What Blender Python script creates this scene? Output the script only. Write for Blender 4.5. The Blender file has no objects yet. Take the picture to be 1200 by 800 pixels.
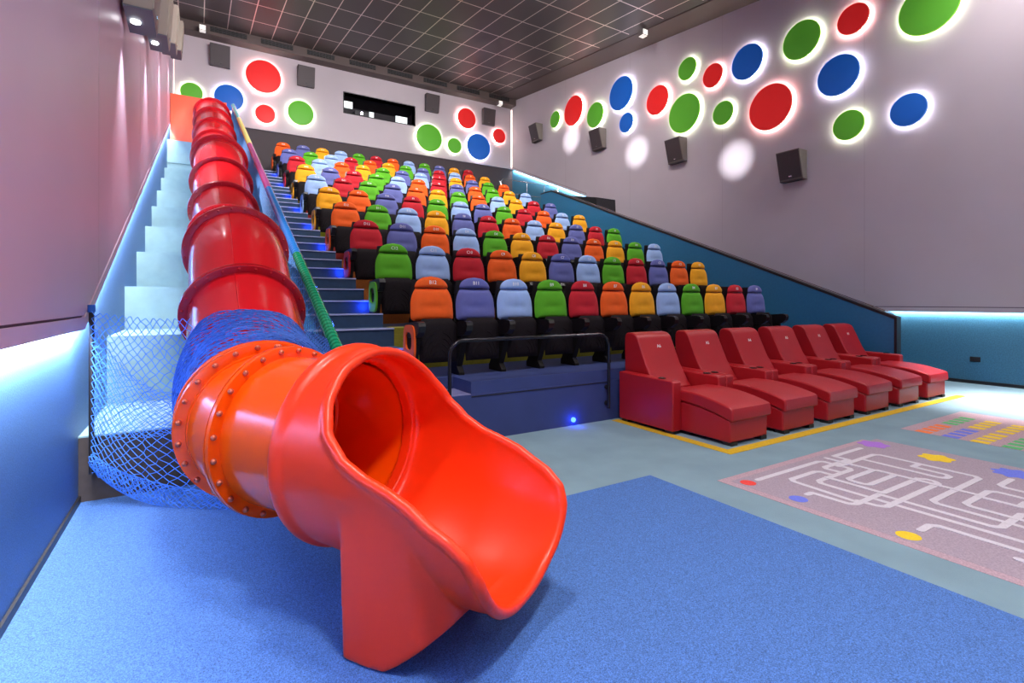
import bpy, bmesh, math, random
from mathutils import Vector, Matrix
random.seed(7)
PI = math.pi
scene = bpy.context.scene
col = scene.collection

# ------------------------------------------------------------------ camera, world, exposure, large lights
cam = bpy.data.cameras.new('camera'); cam.lens = 18; cam.sensor_width = 36; cam.shift_y = -47/1200
cam.clip_end = 200
camo = bpy.data.objects.new('camera', cam); col.objects.link(camo)
camo.location = (0, 0, 1.5); camo.rotation_euler = (PI/2, 0, -math.radians(31.45))
scene.camera = camo
scene.view_settings.view_transform = 'Standard'; scene.view_settings.look = 'None'
scene.view_settings.gamma = 1; scene.view_settings.use_curve_mapping = False
scene.view_settings.exposure = 0.0
w = bpy.data.worlds.new('world'); scene.world = w; w.use_nodes = True
w.node_tree.nodes['Background'].inputs[0].default_value = (.05, .05, .06, 1)
w.node_tree.nodes['Background'].inputs[1].default_value = .3

XL, XR, YB, YF = -.76, 12.07, 19.65, -5.0
def ceil_z(y): return 9.08 + .118*(y-7.72)

def area(name, loc, sx, sy, power, color=(1, 1, 1), rot=(0, 0, 0), spread=180, shape='RECTANGLE'):
    l = bpy.data.lights.new(name, 'AREA'); l.shape = shape; l.size = sx
    if shape == 'RECTANGLE': l.size_y = sy
    l.energy = power; l.color = color; l.spread = math.radians(spread)
    o = bpy.data.objects.new(name, l); col.objects.link(o); o.location = loc; o.rotation_euler = rot
    return o
# x, y, power, forward tilt in degrees (towards the tiers), spread
UNSEEN_LAMPS = [(.9, -1.2, 240, 0, 110), (5.6, -2.2, 60, 0, 160), (9.8, -2.2, 70, 0, 160), (.9, 2.6, 170, 0, 140), (5.6, 2.6, 70, 10, 160), (10.6, 2.6, 150, 0, 150), (10.3, 2.2, 110, 0, 25),
              (2.6, 7.0, 230, 62, 150), (6.6, 6.2, 230, 62, 150), (3.2, 10.6, 290, 66, 150), (7.4, 8.6, 290, 66, 150)]  # unseen lamps placed for brightness; the tilted ones are added to light the back wall
for (x, y, p, tl, sp_) in UNSEEN_LAMPS:
    area('unseen_ceiling_light', (x, y, ceil_z(y)-.16-.2*(tl > 20)), .9, .9, p, (1, .95, .93), rot=(math.radians(tl), 0, 0), spread=sp_, shape='DISK')
WASH = (.95, .975, 1.0)
def strip_light(x, y0, z0, y1, z1, power, side, tip=46):
    L = math.hypot(y1-y0, z1-z0); a = math.atan2(z1-z0, y1-y0)
    o = area('led_strip_light', (x, (y0+y1)/2, (z0+z1)/2), .05, L, power, WASH, (a, 0, 0), spread=180)
    # tip the strip towards the wall it hangs on
    o.rotation_euler = (Matrix.Rotation(a, 3, 'X') @ Matrix.Rotation(side*math.radians(tip), 3, 'Y')).to_euler()
    return o
strip_light(XL+.055, YF, 1.285, 4.72, 1.285, 330, 1)
strip_light(XL+.055, 4.76, 1.30, YB-.05, 7.28, 440, 1, 48)
strip_light(XR-.055, YF, 1.285, 5.5, 1.285, 60, -1)
strip_light(XR-.055, 14.5, 5.28, YB-.05, 7.38, 50, -1)

# ------------------------------------------------------------------ helpers
def tag(o, label=None, cat=None, group=None, kind=None):
    if label: o['label'] = label
    if cat: o['category'] = cat
    if group: o['group'] = group
    if kind: o['kind'] = kind
    return o
def empty(name, loc=(0, 0, 0), rz=0, label=None, cat=None, group=None):
    o = bpy.data.objects.new(name, None); col.objects.link(o)
    o.location = loc; o.rotation_euler = (0, 0, rz); o.empty_display_size = .1
    return tag(o, label, cat, group)
class MB:
    def __init__(s): s.v = []; s.f = []; s.m = []
    def add(s, vs, fs, mi=0):
        b = len(s.v); s.v += [tuple(p) for p in vs]
        for f in fs: s.f.append([b+i for i in f]); s.m.append(mi)
    def box(s, x0, x1, y0, y1, z0, z1, mi=0):
        s.add([(x0,y0,z0),(x1,y0,z0),(x1,y1,z0),(x0,y1,z0),(x0,y0,z1),(x1,y0,z1),(x1,y1,z1),(x0,y1,z1)],
              [(0,3,2,1),(4,5,6,7),(0,1,5,4),(1,2,6,5),(2,3,7,6),(3,0,4,7)], mi)
    def prism(s, pts, x0, x1, mi=0):           # pts in (y,z), counter-clockwise seen from +x
        n = len(pts)
        s.add([(x0, p[0], p[1]) for p in pts]+[(x1, p[0], p[1]) for p in pts],
              [tuple(range(n-1, -1, -1)), tuple(range(n, 2*n))]+[(i, (i+1) % n, n+(i+1) % n, n+i) for i in range(n)], mi)
    def prism_z(s, pts, z0, z1, mi=0):         # pts in (x,y)
        n = len(pts)
        s.add([(p[0], p[1], z0) for p in pts]+[(p[0], p[1], z1) for p in pts],
              [tuple(range(n-1, -1, -1)), tuple(range(n, 2*n))]+[(i, (i+1) % n, n+(i+1) % n, n+i) for i in range(n)], mi)
    def tube(s, pts, r, n=8, mi=0, caps=True, closed=False):
        pts = [Vector(p) for p in pts]; N = len(pts); rings = []; up = None
        for i, p in enumerate(pts):
            if closed: t = pts[(i+1) % N]-pts[i-1]
            else: t = pts[min(i+1, N-1)]-pts[max(i-1, 0)]
            if t.length < 1e-9: t = Vector((0, 0, 1))
            t.normalize()
            if up is None: up = Vector((0, 0, 1)) if abs(t.z) < .9 else Vector((0, 1, 0))
            a = t.cross(up)
            if a.length < 1e-6: a = t.cross(Vector((1, 0, 0)))
            a.normalize(); up = a.cross(t).normalized()
            rr = r[i] if isinstance(r, (list, tuple)) else r
            rings.append([p+a*math.cos(2*PI*k/n)*rr+up*math.sin(2*PI*k/n)*rr for k in range(n)])
        vs = [q for rg in rings for q in rg]; fs = []
        for i in range(N if closed else N-1):
            j = (i+1) % N
            for k in range(n): fs.append((i*n+k, i*n+(k+1) % n, j*n+(k+1) % n, j*n+k))
        if caps and not closed: fs += [tuple(range(n-1, -1, -1)), tuple((N-1)*n+k for k in range(n))]
        s.add(vs, fs, mi)
    def lathe(s, prof, c, axis, n=32, mi=0, caps=True, closed=False):   # prof: (along axis, radius)
        ax = Vector(axis).normalized(); a = ax.cross(Vector((0, 0, 1)))
        if a.length < 1e-4: a = Vector((1, 0, 0))
        a.normalize(); b = a.cross(ax); c = Vector(c); vs = []
        for (h, r) in prof:
            for k in range(n): vs.append(c+ax*h+a*math.cos(2*PI*k/n)*r+b*math.sin(2*PI*k/n)*r)
        m = len(prof); fs = []
        for i in range(m if closed else m-1):
            j = (i+1) % m
            for k in range(n): fs.append((i*n+k, i*n+(k+1) % n, j*n+(k+1) % n, j*n+k))
        if caps and not closed: fs += [tuple(range(n-1, -1, -1)), tuple((m-1)*n+k for k in range(n))]
        s.add(vs, fs, mi)
    def grid(s, fn, nu, nv, mi=0, wrap=False):
        vs = [fn(i/nu, j/nv) for i in range(nu+(0 if wrap else 1)) for j in range(nv+1)]
        fs = []
        for i in range(nu):
            i2 = (i+1) % nu if wrap else i+1
            for j in range(nv): fs.append((i*(nv+1)+j, i2*(nv+1)+j, i2*(nv+1)+j+1, i*(nv+1)+j+1))
        s.add(vs, fs, mi)
    def mesh(s, name, mats, smooth=True, angle=35):
        me = bpy.data.meshes.new(name); me.from_pydata(s.v, [], s.f)
        if not isinstance(mats, (list, tuple)): mats = [mats]
        for m in mats: me.materials.append(m)
        me.polygons.foreach_set('material_index', s.m)
        bm = bmesh.new(); bm.from_mesh(me); bmesh.ops.recalc_face_normals(bm, faces=bm.faces)
        if smooth:
            ca = math.radians(angle)
            for e in bm.edges:
                e.smooth = not (len(e.link_faces) == 2 and e.calc_face_angle(0) > ca)
            for f in bm.faces: f.smooth = True
        bm.to_mesh(me); bm.free(); me.update()
        return me
    def build(s, name, mats, parent=None, smooth=True, angle=35, loc=None, bevel=None):
        o = bpy.data.objects.new(name, s.mesh(name, mats, smooth, angle)); col.objects.link(o)
        if parent: o.parent = parent
        if loc is not None: o.location = loc
        if bevel:
            b = o.modifiers.new('bevel', 'BEVEL'); b.width = bevel; b.segments = 3; b.limit_method = 'ANGLE'
            b.angle_limit = math.radians(40); b.harden_normals = False
        return o

# ------------------------------------------------------------------ materials
MATS = {}
def mat(name, color, rough=.6, metal=0, emit=None, strength=0, spec=.5, noise=None, bump=None, sheen=0, coat=0, alpha=None):
    if name in MATS: return MATS[name]
    m = bpy.data.materials.new(name); m.use_nodes = True; nt = m.node_tree; p = nt.nodes['Principled BSDF']
    p.inputs['Base Color'].default_value = (*color, 1); p.inputs['Roughness'].default_value = rough
    p.inputs['Metallic'].default_value = metal; p.inputs['Specular IOR Level'].default_value = spec
    if coat: p.inputs['Coat Weight'].default_value = coat; p.inputs['Coat Roughness'].default_value = .12
    if sheen: p.inputs['Sheen Weight'].default_value = sheen
    if emit: p.inputs['Emission Color'].default_value = (*emit, 1); p.inputs['Emission Strength'].default_value = strength
    geo = nt.nodes.new('ShaderNodeNewGeometry')
    if noise:                       # (scale, amount): procedural variation of the base colour
        sc, am = noise[:2]; n = nt.nodes.new('ShaderNodeTexNoise'); n.inputs['Scale'].default_value = sc
        n.inputs['Detail'].default_value = 3
        nt.links.new(geo.outputs['Position'], n.inputs['Vector'])
        r = nt.nodes.new('ShaderNodeMapRange'); r.inputs[1].default_value = .3; r.inputs[2].default_value = .7
        r.inputs[3].default_value = 1-am; r.inputs[4].default_value = 1+am
        nt.links.new(n.outputs['Fac'], r.inputs[0])
        mx = nt.nodes.new('ShaderNodeVectorMath'); mx.operation = 'SCALE'; mx.inputs[0].default_value = color
        nt.links.new(r.outputs[0], mx.inputs['Scale']); nt.links.new(mx.outputs[0], p.inputs['Base Color'])
    if bump:
        sc, st = bump; n2 = nt.nodes.new('ShaderNodeTexNoise'); n2.inputs['Scale'].default_value = sc
        nt.links.new(geo.outputs['Position'], n2.inputs['Vector'])
        b = nt.nodes.new('ShaderNodeBump'); b.inputs['Strength'].default_value = st; b.inputs['Distance'].default_value = .01
        nt.links.new(n2.outputs['Fac'], b.inputs['Height']); nt.links.new(b.outputs[0], p.inputs['Normal'])
    MATS[name] = m
    return m
M_wall = mat('wall_paint', (.50, .44, .48), .55, noise=(.6, .05), spec=.35)
M_wall_left = mat('wall_left_light_tint', (.50, .36, .47), .40, noise=(.6, .05), spec=.4)  # off-white panel; the purple light on it is put into the colour
M_wall_groove = mat('wall_groove', (.10, .06, .10), .6)
M_blue_left = mat('blue_wall_left', (.05, .14, .36), .5, noise=(160, .22), bump=(120, .15))  # bluer than the right wall: bounce off the mat put into the colour
M_blue_right = mat('blue_wall_right', (.045, .18, .29), .55, noise=(60, .18), bump=(120, .15))
M_balus = mat('balustrade_blue', (.020, .175, .35), .6, noise=(25, .05))
M_black = mat('black_trim', (.012, .011, .014), .45)
M_brown = mat('brown_wall', (.055, .04, .045), .7)
M_beam = mat('beam_brown', (.10, .072, .068), .6)
M_grille = mat('grille_black', (.006, .006, .007), .5)
M_ledstrip = mat('led_strip', (1, 1, 1), .5, emit=(.85, .96, 1), strength=5)
M_mat = mat('blue_rubber_mat', (.062, .165, .46), .75, noise=(200, .6), bump=(260, .5))
M_carpet = mat('blue_grey_carpet', (.20, .31, .37), .9, noise=(2.2, .08), bump=(180, .4))
M_step = mat('pale_step_carpet', (.22, .36, .41), .85, noise=(5, .08), bump=(180, .3))
M_block = mat('brown_block', (.05, .038, .038), .8, noise=(9, .2))
M_platform = mat('navy_platform', (.035, .055, .19), .6, noise=(3, .06))
M_stair = mat('stair_carpet', (.022, .055, .12), .8, noise=(14, .1))
M_nosing = mat('stair_nosing', (.42, .46, .70), .4)
M_lime = mat('lime_carpet', (.40, .42, .01), .9, noise=(40, .1))
M_olive = mat('olive_carpet', (.23, .20, .01), .9, noise=(40, .1))
M_orange_c = mat('orange_carpet', (.42, .11, .01), .9, noise=(40, .1))
M_redorange_c = mat('red_carpet', (.42, .03, .02), .9, noise=(40, .1))
M_yellow_c = mat('yellow_carpet', (.62, .38, .01), .9, noise=(40, .1))
M_red_slide = mat('red_slide_plastic', (.62, .006, .012), .22, coat=.4, noise=(1.5, .05))
M_orange_slide = mat('orange_slide_plastic', (.98, .085, .001), .20, spec=.4, coat=.25, noise=(1.5, .05))
M_exit_slide = mat('exit_slide_plastic', (.94, .040, .004), .36, spec=.35, coat=.08, noise=(2.5, .06))
M_bolt = mat('bolt', (.55, .12, .06), .3, metal=.6)
M_net = mat('blue_net', (.05, .22, .80), .7)
M_net_dark = mat('blue_net_dense', (.02, .09, .42), .7)
M_chrome = mat('steel', (.6, .6, .62), .25, metal=1)
M_leather = mat('red_leather', (.40, .010, .016), .38, noise=(3, .06), bump=(90, .12), spec=.45)
M_foot = mat('black_foot', (.01, .01, .01), .5)
M_seat_dark = mat('seat_black_plastic', (.010, .008, .010), .28)
M_seat_mesh = mat('seat_dark_weave', (.009, .006, .008), .75, spec=.15, noise=(60, .3))
M_speaker_lit = mat('speaker_side', (.34, .30, .25), .6)  # beige of the top-lit left speakers put into the colour
M_speaker = mat('speaker_grille', (.06, .045, .05), .6, noise=(150, .3))
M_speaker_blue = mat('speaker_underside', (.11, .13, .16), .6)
M_white = mat('white_print', (.85, .85, .85), .6)
M_orange_board = mat('orange_board', (.9, .12, .05), .5)
M_printbase = mat('mauve_carpet', (.36, .29, .35), .9, noise=(90, .18), bump=(180, .4))
M_printedge = mat('rose_carpet_edge', (.45, .31, .36), .9, noise=(90, .2), bump=(180, .4))
M_printline = mat('pale_print_line', (.60, .56, .62), .9, noise=(90, .08))
PR = {'red': (.75, .05, .04), 'blue': (.14, .18, .70), 'yellow': (.80, .55, .02), 'violet': (.38, .16, .62), 'green': (.10, .45, .16), 'orange': (.85, .20, .05)}
for k_, c_ in PR.items(): mat('print_'+k_, c_, .9, noise=(90, .1))

def ceiling_material():
    m = bpy.data.materials.new('ceiling_tiles'); m.use_nodes = True; nt = m.node_tree; p = nt.nodes['Principled BSDF']
    geo = nt.nodes.new('ShaderNodeNewGeometry'); sep = nt.nodes.new('ShaderNodeSeparateXYZ'); nt.links.new(geo.outputs['Position'], sep.inputs[0])
    def line(out, period, off, hw):
        a = nt.nodes.new('ShaderNodeMath'); a.operation = 'ADD'; a.inputs[1].default_value = -off+100*period; nt.links.new(out, a.inputs[0])
        b = nt.nodes.new('ShaderNodeMath'); b.operation = 'PINGPONG'; b.inputs[1].default_value = period/2; nt.links.new(a.outputs[0], b.inputs[0])
        c = nt.nodes.new('ShaderNodeMath'); c.operation = 'LESS_THAN'; c.inputs[1].default_value = hw; nt.links.new(b.outputs[0], c.inputs[0])
        return c.outputs[0]
    l1 = line(sep.outputs['X'], .66, 8.72, .013); l2 = line(sep.outputs['Y'], 1.33, 9.93, .018)
    mx = nt.nodes.new('ShaderNodeMath'); mx.operation = 'MAXIMUM'; nt.links.new(l1, mx.inputs[0]); nt.links.new(l2, mx.inputs[1])
    lt = nt.nodes.new('ShaderNodeMath'); lt.operation = 'LESS_THAN'; lt.inputs[1].default_value = 11.0; nt.links.new(sep.outputs['X'], lt.inputs[0])
    mu = nt.nodes.new('ShaderNodeMath'); mu.operation = 'MULTIPLY'; nt.links.new(mx.outputs[0], mu.inputs[0]); nt.links.new(lt.outputs[0], mu.inputs[1])
    c = nt.nodes.new('ShaderNodeMix'); c.data_type = 'RGBA'; c.inputs[6].default_value = (.062, .046, .043, 1); c.inputs[7].default_value = (.85, .72, .66, 1)
    nt.links.new(mu.outputs[0], c.inputs[0]); nt.links.new(c.outputs[2], p.inputs['Base Color'])
    nt.links.new(mu.outputs[0], p.inputs['Metallic']); p.inputs['Roughness'].default_value = .42
    return m
M_ceiling = ceiling_material()
M_soffit = mat('ceiling_border', (.10, .07, .065), .6)

# ------------------------------------------------------------------ the room
def struct(o): o['kind'] = 'structure'; return o
m = MB(); m.box(XL-.3, XR+.3, YF-.3, YB+.3, -.2, 0); struct(m.build('floor', M_carpet))
m = MB(); m.prism([(YF-.3, ceil_z(YF-.3)), (YB+.3, ceil_z(YB+.3)), (YB+.3, ceil_z(YB+.3)+.2), (YF-.3, ceil_z(YF-.3)+.2)], XL-.3, XR+.3)
ceil_o = struct(m.build('ceiling', M_ceiling, smooth=False))
m = MB(); m.prism([(YF, ceil_z(YF)-.025), (YB-.4, ceil_z(YB-.4)-.025), (YB-.4, ceil_z(YB-.4)), (YF, ceil_z(YF))], XR-.95, XR)
m.build('ceiling_border', M_soffit, ceil_o, smooth=False)
# side walls: blue lower wall, off-white panel standing proud of it, its lower edge following the tiers
LEFT_E = [(4.72, 0), (YB, 6.13)]
RIGHT_E = [(5.55, 0), (13.9, 2.85), (14.45, 4.02), (YB, 6.13)]
def side_wall(name, x, s, upper, lower, E=LEFT_E):        # s=+1: room lies on +x side
    m = MB(); m.box(min(x, x-s*.3), max(x, x-s*.3), YF-.3, YB+.3, 0, 11.2)
    w_ = struct(m.build(name, lower, smooth=False))
    zt = lambda y: ceil_z(y)+.02
    xi, xo = sorted((x-s*.01, x+s*.06))
    m = MB(); m.prism([(YF, 1.40)]+[(y, 1.40+h) for y, h in E]+[(YB, zt(YB)), (YF, zt(YF))], xi, xo)
    m.build('wall_panel', upper, w_, smooth=False)
    xi, xo = sorted((x-s*.01, x+s*.045))
    m = MB(); m.prism([(YF, 1.385)]+[(y, 1.385+h) for y, h in E]+[(y, 1.41+h) for y, h in reversed(E)]+[(YF, 1.41)], xi, xo)
    m.build('panel_groove', M_wall_groove, w_, smooth=False)
    xi, xo = sorted((x+s*.035, x+s*.065))
    m = MB(); m.prism([(YF, 1.30)]+[(y, 1.30+h) for y, h in E]+[(y, 1.385+h) for y, h in reversed(E)]+[(YF, 1.385)], xi, xo)
    m.build('panel_edge', upper, w_, smooth=False)
    xi, xo = sorted((x+s*.002, x+s*.03))
    m = MB(); m.prism([(YF, 1.315)]+[(y, 1.315+h) for y, h in E]+[(y, 1.34+h) for y, h in reversed(E)]+[(YF, 1.34)], xi, xo)
    m.build('led_strip', M_ledstrip, w_, smooth=False)
    # fine vertical joints of the upper panel
    m = MB()
    for yy in (1.9, 5.35, 8.8, 12.25, 15.7): m.box(*sorted((x+s*.0598, x+s*.0608)), yy-.004, yy+.004, 1.4+max(0, (yy-4.71)*.41)+.01, zt(yy)-.05)
    m.build('panel_joint', M_soffit if False else mat('joint', (.36, .31, .34), .6), w_, smooth=False)
    return w_
wl = side_wall('wall_left', XL, 1, M_wall_left, M_blue_left)
wr = side_wall('wall_right', XR, -1, M_wall, M_blue_right, RIGHT_E)
m = MB(); m.box(XL-.3, XR+.3, YF-.3, YF, 0, ceil_z(YF)+.2); struct(m.build('wall_front', M_wall, smooth=False))
# back wall with the projection opening
ox0, ox1, oz0, oz1 = 4.64, 7.42, 8.58, 9.33
m = MB()
m.box(XL-.3, ox0, YB, YB+.3, 7.44, 11.2); m.box(ox1, XR+.3, YB, YB+.3, 7.44, 11.2)
m.box(ox0, ox1, YB, YB+.3, 7.44, oz0); m.box(ox0, ox1, YB, YB+.3, oz1, 11.2)
m.box(XL-.3, XR+.3, YB+.06, YB+.3, 4, 7.44, 1)
wb = struct(m.build('wall_back', [M_wall, M_brown], smooth=False))
m = MB()   # recess behind the opening
m.box(ox0-.3, ox1+.3, YB+1.5, YB+1.6, oz0-.3, oz1+.3); m.box(ox0-.3, ox1+.3, YB+.29, YB+1.6, oz1+.02, oz1+.12)
m.box(ox0-.3, ox1+.3, YB+.29, YB+1.6, oz0-.12, oz0-.02); m.box(ox0-.3, ox0-.2, YB+.29, YB+1.6, oz0-.1, oz1+.1); m.box(ox1+.2, ox1+.3, YB+.29, YB+1.6, oz0-.1, oz1+.1)
m.build('projection_recess', mat('recess_dark', (.02, .015, .025), .6), wb, smooth=False)
m = MB()
for a in ((ox0-.03, ox1+.03, oz1, oz1+.03), (ox0-.03, ox1+.03, oz0-.03, oz0), (ox0-.03, ox0, oz0, oz1), (ox1, ox1+.03, oz0, oz1)):
    m.box(a[0], a[1], YB-.01, YB+.3, a[2], a[3])
m.build('projection_opening_frame', M_black, wb, smooth=False)
# dark beam with eight grilles under the ceiling at the back
bz0 = 10.13
m = MB(); m.box(XL+.07, XR-.12, YB-.45, YB-.002, bz0, ceil_z(YB-.45)+.0)
beam = struct(m.build('trim_1', M_beam, smooth=False))
for (a, b) in ((.31, 1.37), (1.79, 2.80), (3.26, 4.2), (4.73, 5.70), (6.16, 7.16), (7.62, 8.63), (9.08, 10.13), (10.6, 11.6)):
    m = MB(); y0 = YB-.46
    z0, z1 = bz0+.1, ceil_z(y0)-.04
    m.box(a, b, y0, y0+.02, z0, z1, 0)
    for k in range(1, 9): m.box(a+(b-a)*k/9-.006, a+(b-a)*k/9+.006, y0-.012, y0, z0, z1, 1)
    for k in range(1, 4): m.box(a, b, y0-.012, y0, z0+(z1-z0)*k/4-.006, z0+(z1-z0)*k/4+.006, 1)
    m.build('air_grille', [M_grille, mat('grille_bar', (.05, .045, .05), .5)], beam, smooth=False)
# warm light lines in the two back corners
for (x, zz) in ((XR-.075, 7.5),):
    m = MB(); m.box(x-.02, x, YB-.02, YB, zz, bz0-.05)
    struct(m.build('trim_2', mat('corner_led', (1, .9, .85), .5, emit=(1, .78, .66), strength=5), smooth=False))
m = MB(); m.box(XL+.065, XL+.085, YB-.02, YB, 7.6, 9.9)
struct(m.build('trim_3', mat('corner_led_soft', (1, .9, .85), .5, emit=(1, .70, .62), strength=1.2), smooth=False))
m = MB(); m.box(XL, XL+.015, YF, 4.9, 0, .06); struct(m.build('baseboard_left', M_black, smooth=False))
m = MB(); m.box(XR-.015, XR, YF, YB, 0, .06); struct(m.build('baseboard_right', M_black, smooth=False))

# ------------------------------------------------------------------ floor coverings
m = MB(); m.prism_z([(XL+.015, YF), (3.30, YF), (3.30, 3.127), (1.55, 3.127), (1.55, 4.9), (XL+.015, 4.9)], 0, .012)
tag(m.build('rubber_mat', M_mat, smooth=False), 'speckled blue rubber play mat under the red slide exit', 'mat')
ZF = .002
_zi = [0]
def pline(mb, pts, wd, z0, z1, mi):
    P = [Vector((p[0], p[1])) for p in pts]
    for i in range(len(P)-1):
        a, b = P[i], P[i+1]; d = (b-a); L = d.length
        if L < 1e-5: continue
        d /= L; n = Vector((-d.y, d.x))*wd/2; a2 = a; b2 = b
        _zi[0] += 1; mb.prism_z([a2-n, b2-n, b2+n, a2+n], z0, z1+_zi[0]*.00003, mi)
    for i, p in enumerate(P): _zi[0] += 1; mb.prism_z([(p.x+math.cos(2*PI*k/12)*wd/2, p.y+math.sin(2*PI*k/12)*wd/2) for k in range(12)], z0, z1+_zi[0]*.00003, mi)
def blob(mb, cx, cy, rx, ry, z1, mi, lobes=0, amp=0):
    mb.prism_z([(cx+math.cos(a)*rx*(1+amp*math.cos(lobes*a)), cy+math.sin(a)*ry*(1+amp*math.cos(lobes*a))) for a in [2*PI*k/48 for k in range(48)]], 0, z1, mi)
m = MB()
m.prism_z([(3.70, -1.2), (6.15, -1.2), (6.15, 2.76), (3.70, 2.76)], 0, ZF, 1)
m.prism_z([(3.78, -1.1), (6.30, -1.1), (6.30, 2.69), (3.78, 2.69)], 0, ZF+.0006, 0)
W_ = .048; zl = ZF+.0016
for pl in ([(4.0, 2.59), (4.94, 2.59), (4.98, 2.56), (4.98, 2.34), (4.94, 2.31), (4.42, 2.31), (4.37, 2.27), (4.38, 1.0), (4.38, .3)],
           [(5.76, 2.60), (5.24, 2.60), (5.24, 2.47), (4.82, 2.47), (4.79, 2.44), (4.80, 2.31)],
           [(4.66, 2.34), (4.66, 2.42), (4.62, 2.45), (4.26, 2.45), (4.22, 2.41), (4.19, 1.94), (4.23, 1.90), (5.18, 1.90), (5.22, 1.86), (5.22, 1.80), (5.18, 1.76), (4.28, 1.76), (4.24, 1.80), (4.22, 1.92)],
           [(4.02, 2.19), (4.09, 2.19), (4.10, 1.93), (4.14, 1.90), (4.24, 1.90)],
           [(4.50, 1.90), (4.50, 1.24), (4.54, 1.20), (4.93, 1.20), (4.97, 1.16), (4.97, .4)],
           [(4.95, 2.42), (5.62, 2.42), (5.66, 2.38), (5.66, 1.67), (5.62, 1.63), (4.70, 1.63), (4.66, 1.59), (4.66, .8)],
           [(5.36, 2.42), (5.36, 1.82), (5.39, 1.78), (5.47, 1.78), (5.50, 1.82), (5.51, 2.06), (5.66, 2.06)],
           [(5.34, .8), (5.34, 1.44), (5.30, 1.48), (4.84, 1.48), (4.80, 1.44), (4.80, .5)],
           [(5.82, 1.48), (5.56, 1.48), (5.52, 1.44), (5.52, .7)], [(5.10, 1.48), (5.10, 1.25), (5.24, 1.25)],
           [(4.02, 1.46), (4.16, 1.46), (4.20, 1.42), (4.20, .3)],
           [(4.64, 2.17), (4.67, 2.20), (5.09, 2.20), (5.12, 2.17), (5.12, 2.07), (5.09, 2.04), (4.67, 2.04), (4.64, 2.07), (4.64, 2.17)],
           [(5.12, 2.06), (5.13, 1.48)], [(4.55, 2.31), (4.55, 1.90)], [(5.10, 2.60), (5.10, 2.20)],
           [(4.60, 1.00), (4.60, .6), (5.6, .6), (5.6, 0)], [(4.05, 1.0), (4.05, -.3), (5.0, -.3)], [(4.9, .9), (5.5, .9), (5.5, .3)]):
    pline(m, pl, W_, 0, zl, 2)
blob(m, 3.87, 2.59, .062, .062, zl, 3); blob(m, 3.88, 2.18, .065, .065, zl, 4); blob(m, 3.87, 1.47, .068, .068, zl, 5)
blob(m, 6.03, 2.60, .13, .13, zl, 6, 6, .12); blob(m, 6.02, 2.06, .13, .13, zl, 5, 6, .12); blob(m, 6.05, 1.52, .14, .14, zl, 4, 8, .14)
blob(m, 6.02, .95, .13, .13, zl, 3, 6, .12); blob(m, 3.87, .8, .068, .068, zl, 6)
tag(m.build('printed_carpet', [M_printbase, M_printedge, M_printline]+[MATS['print_'+k] for k in ('red', 'blue', 'yellow', 'violet', 'green')], smooth=False),
    'mauve play carpet printed with a pale maze of lines and coloured dots', 'carpet')
m = MB()
m.prism_z([(7.05, -1.2), (8.85, -1.2), (8.85, 2.76), (7.05, 2.76)], 0, ZF, 0)
cols = ['orange', 'green', 'blue', 'yellow', 'yellow', 'blue', 'green', 'orange']
ord_ = ['green', 'orange', 'yellow', 'blue', 'green', 'violet']
for cx, seq in ((7.4, ('orange', 'blue', 'yellow', 'green', 'blue', 'orange', 'yellow')), (8.15, ('green', 'yellow', 'yellow', 'blue', 'orange', 'green', 'blue'))):
    for r, cn in enumerate(seq):
        yc = 2.55-.25*r
        for k in range(4): m.prism_z([(cx-.34+.17*k, yc-.075), (cx-.34+.17*k+.11, yc-.075), (cx-.34+.17*k+.11, yc+.075), (cx-.34+.17*k, yc+.075)], 0, zl, 1+['orange', 'green', 'blue', 'yellow', 'violet'].index(cn))
tag(m.build('printed_carpet', [M_printedge]+[MATS['print_'+k] for k in ('orange', 'green', 'blue', 'yellow', 'violet')], smooth=False),
    'rose carpet printed with rows of orange, green, blue and yellow bars', 'carpet')
m = MB(); m.box(4.44, 10.35, 3.16, 3.28, 0, .004); m.box(4.44, 4.56, 3.28, 4.85, 0, .004)
tag(m.build('floor_stripe', M_yellow_c, smooth=False), 'yellow carpet stripe running around the red recliner row', 'stripe')

# ------------------------------------------------------------------ tiers, steps, side wall of the seating
PZ = [.637, 1.16, 1.68, 2.21, 2.75, 3.30, 3.85, 4.40, 4.95, 5.51]
FY = [4.9+1.38*k for k in range(10)]
XS0, XA, XB_ = .95, 2.10, 10.35
ris = [M_platform, M_olive, M_orange_c, M_orange_c, M_redorange_c, M_lime, M_redorange_c, M_yellow_c, M_orange_c, M_lime]
m = MB()
m.box(XS0, XB_, FY[0], YB+.06, 0, .5, 0); m.box(2.49, XB_, FY[0]+.012, FY[1]+.01, .5, PZ[0], 0)
m.box(XA, 2.49, FY[0]+.46, FY[1]+.01, .5, PZ[0], 0)
mats_ = [M_platform, mat('tier_tread', (.03, .035, .06), .85)]
M_land = mat('landing_tread', (.20, .20, .40), .7)
for k in range(1, 10):
    mats_.append(ris[k]); ye = FY[k+1]+.01 if k < 9 else YB+.06
    m.box(XA, XB_, FY[k], ye, .4, PZ[k], 1)
    m.box(XA-.002, XB_, FY[k]-.012, FY[k], PZ[k-1], PZ[k], len(mats_)-1)
    m.box(XA-.002, XB_, FY[k]-.012, FY[k]+.30, PZ[k], PZ[k]+.006, len(mats_)-1)
struct(m.build('seating_tiers', mats_, smooth=False))
m = MB(); m.box(2.49, 4.44, FY[0]-.006, FY[0]+.02, .475, .485)
struct(m.build('trim_4', M_black, smooth=False))
m = MB(); m.box(XS0+.01, 2.488, FY[0]+.01, FY[0]+.455, .5, .506); struct(m.build('stair_landing', M_land, smooth=False))
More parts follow.
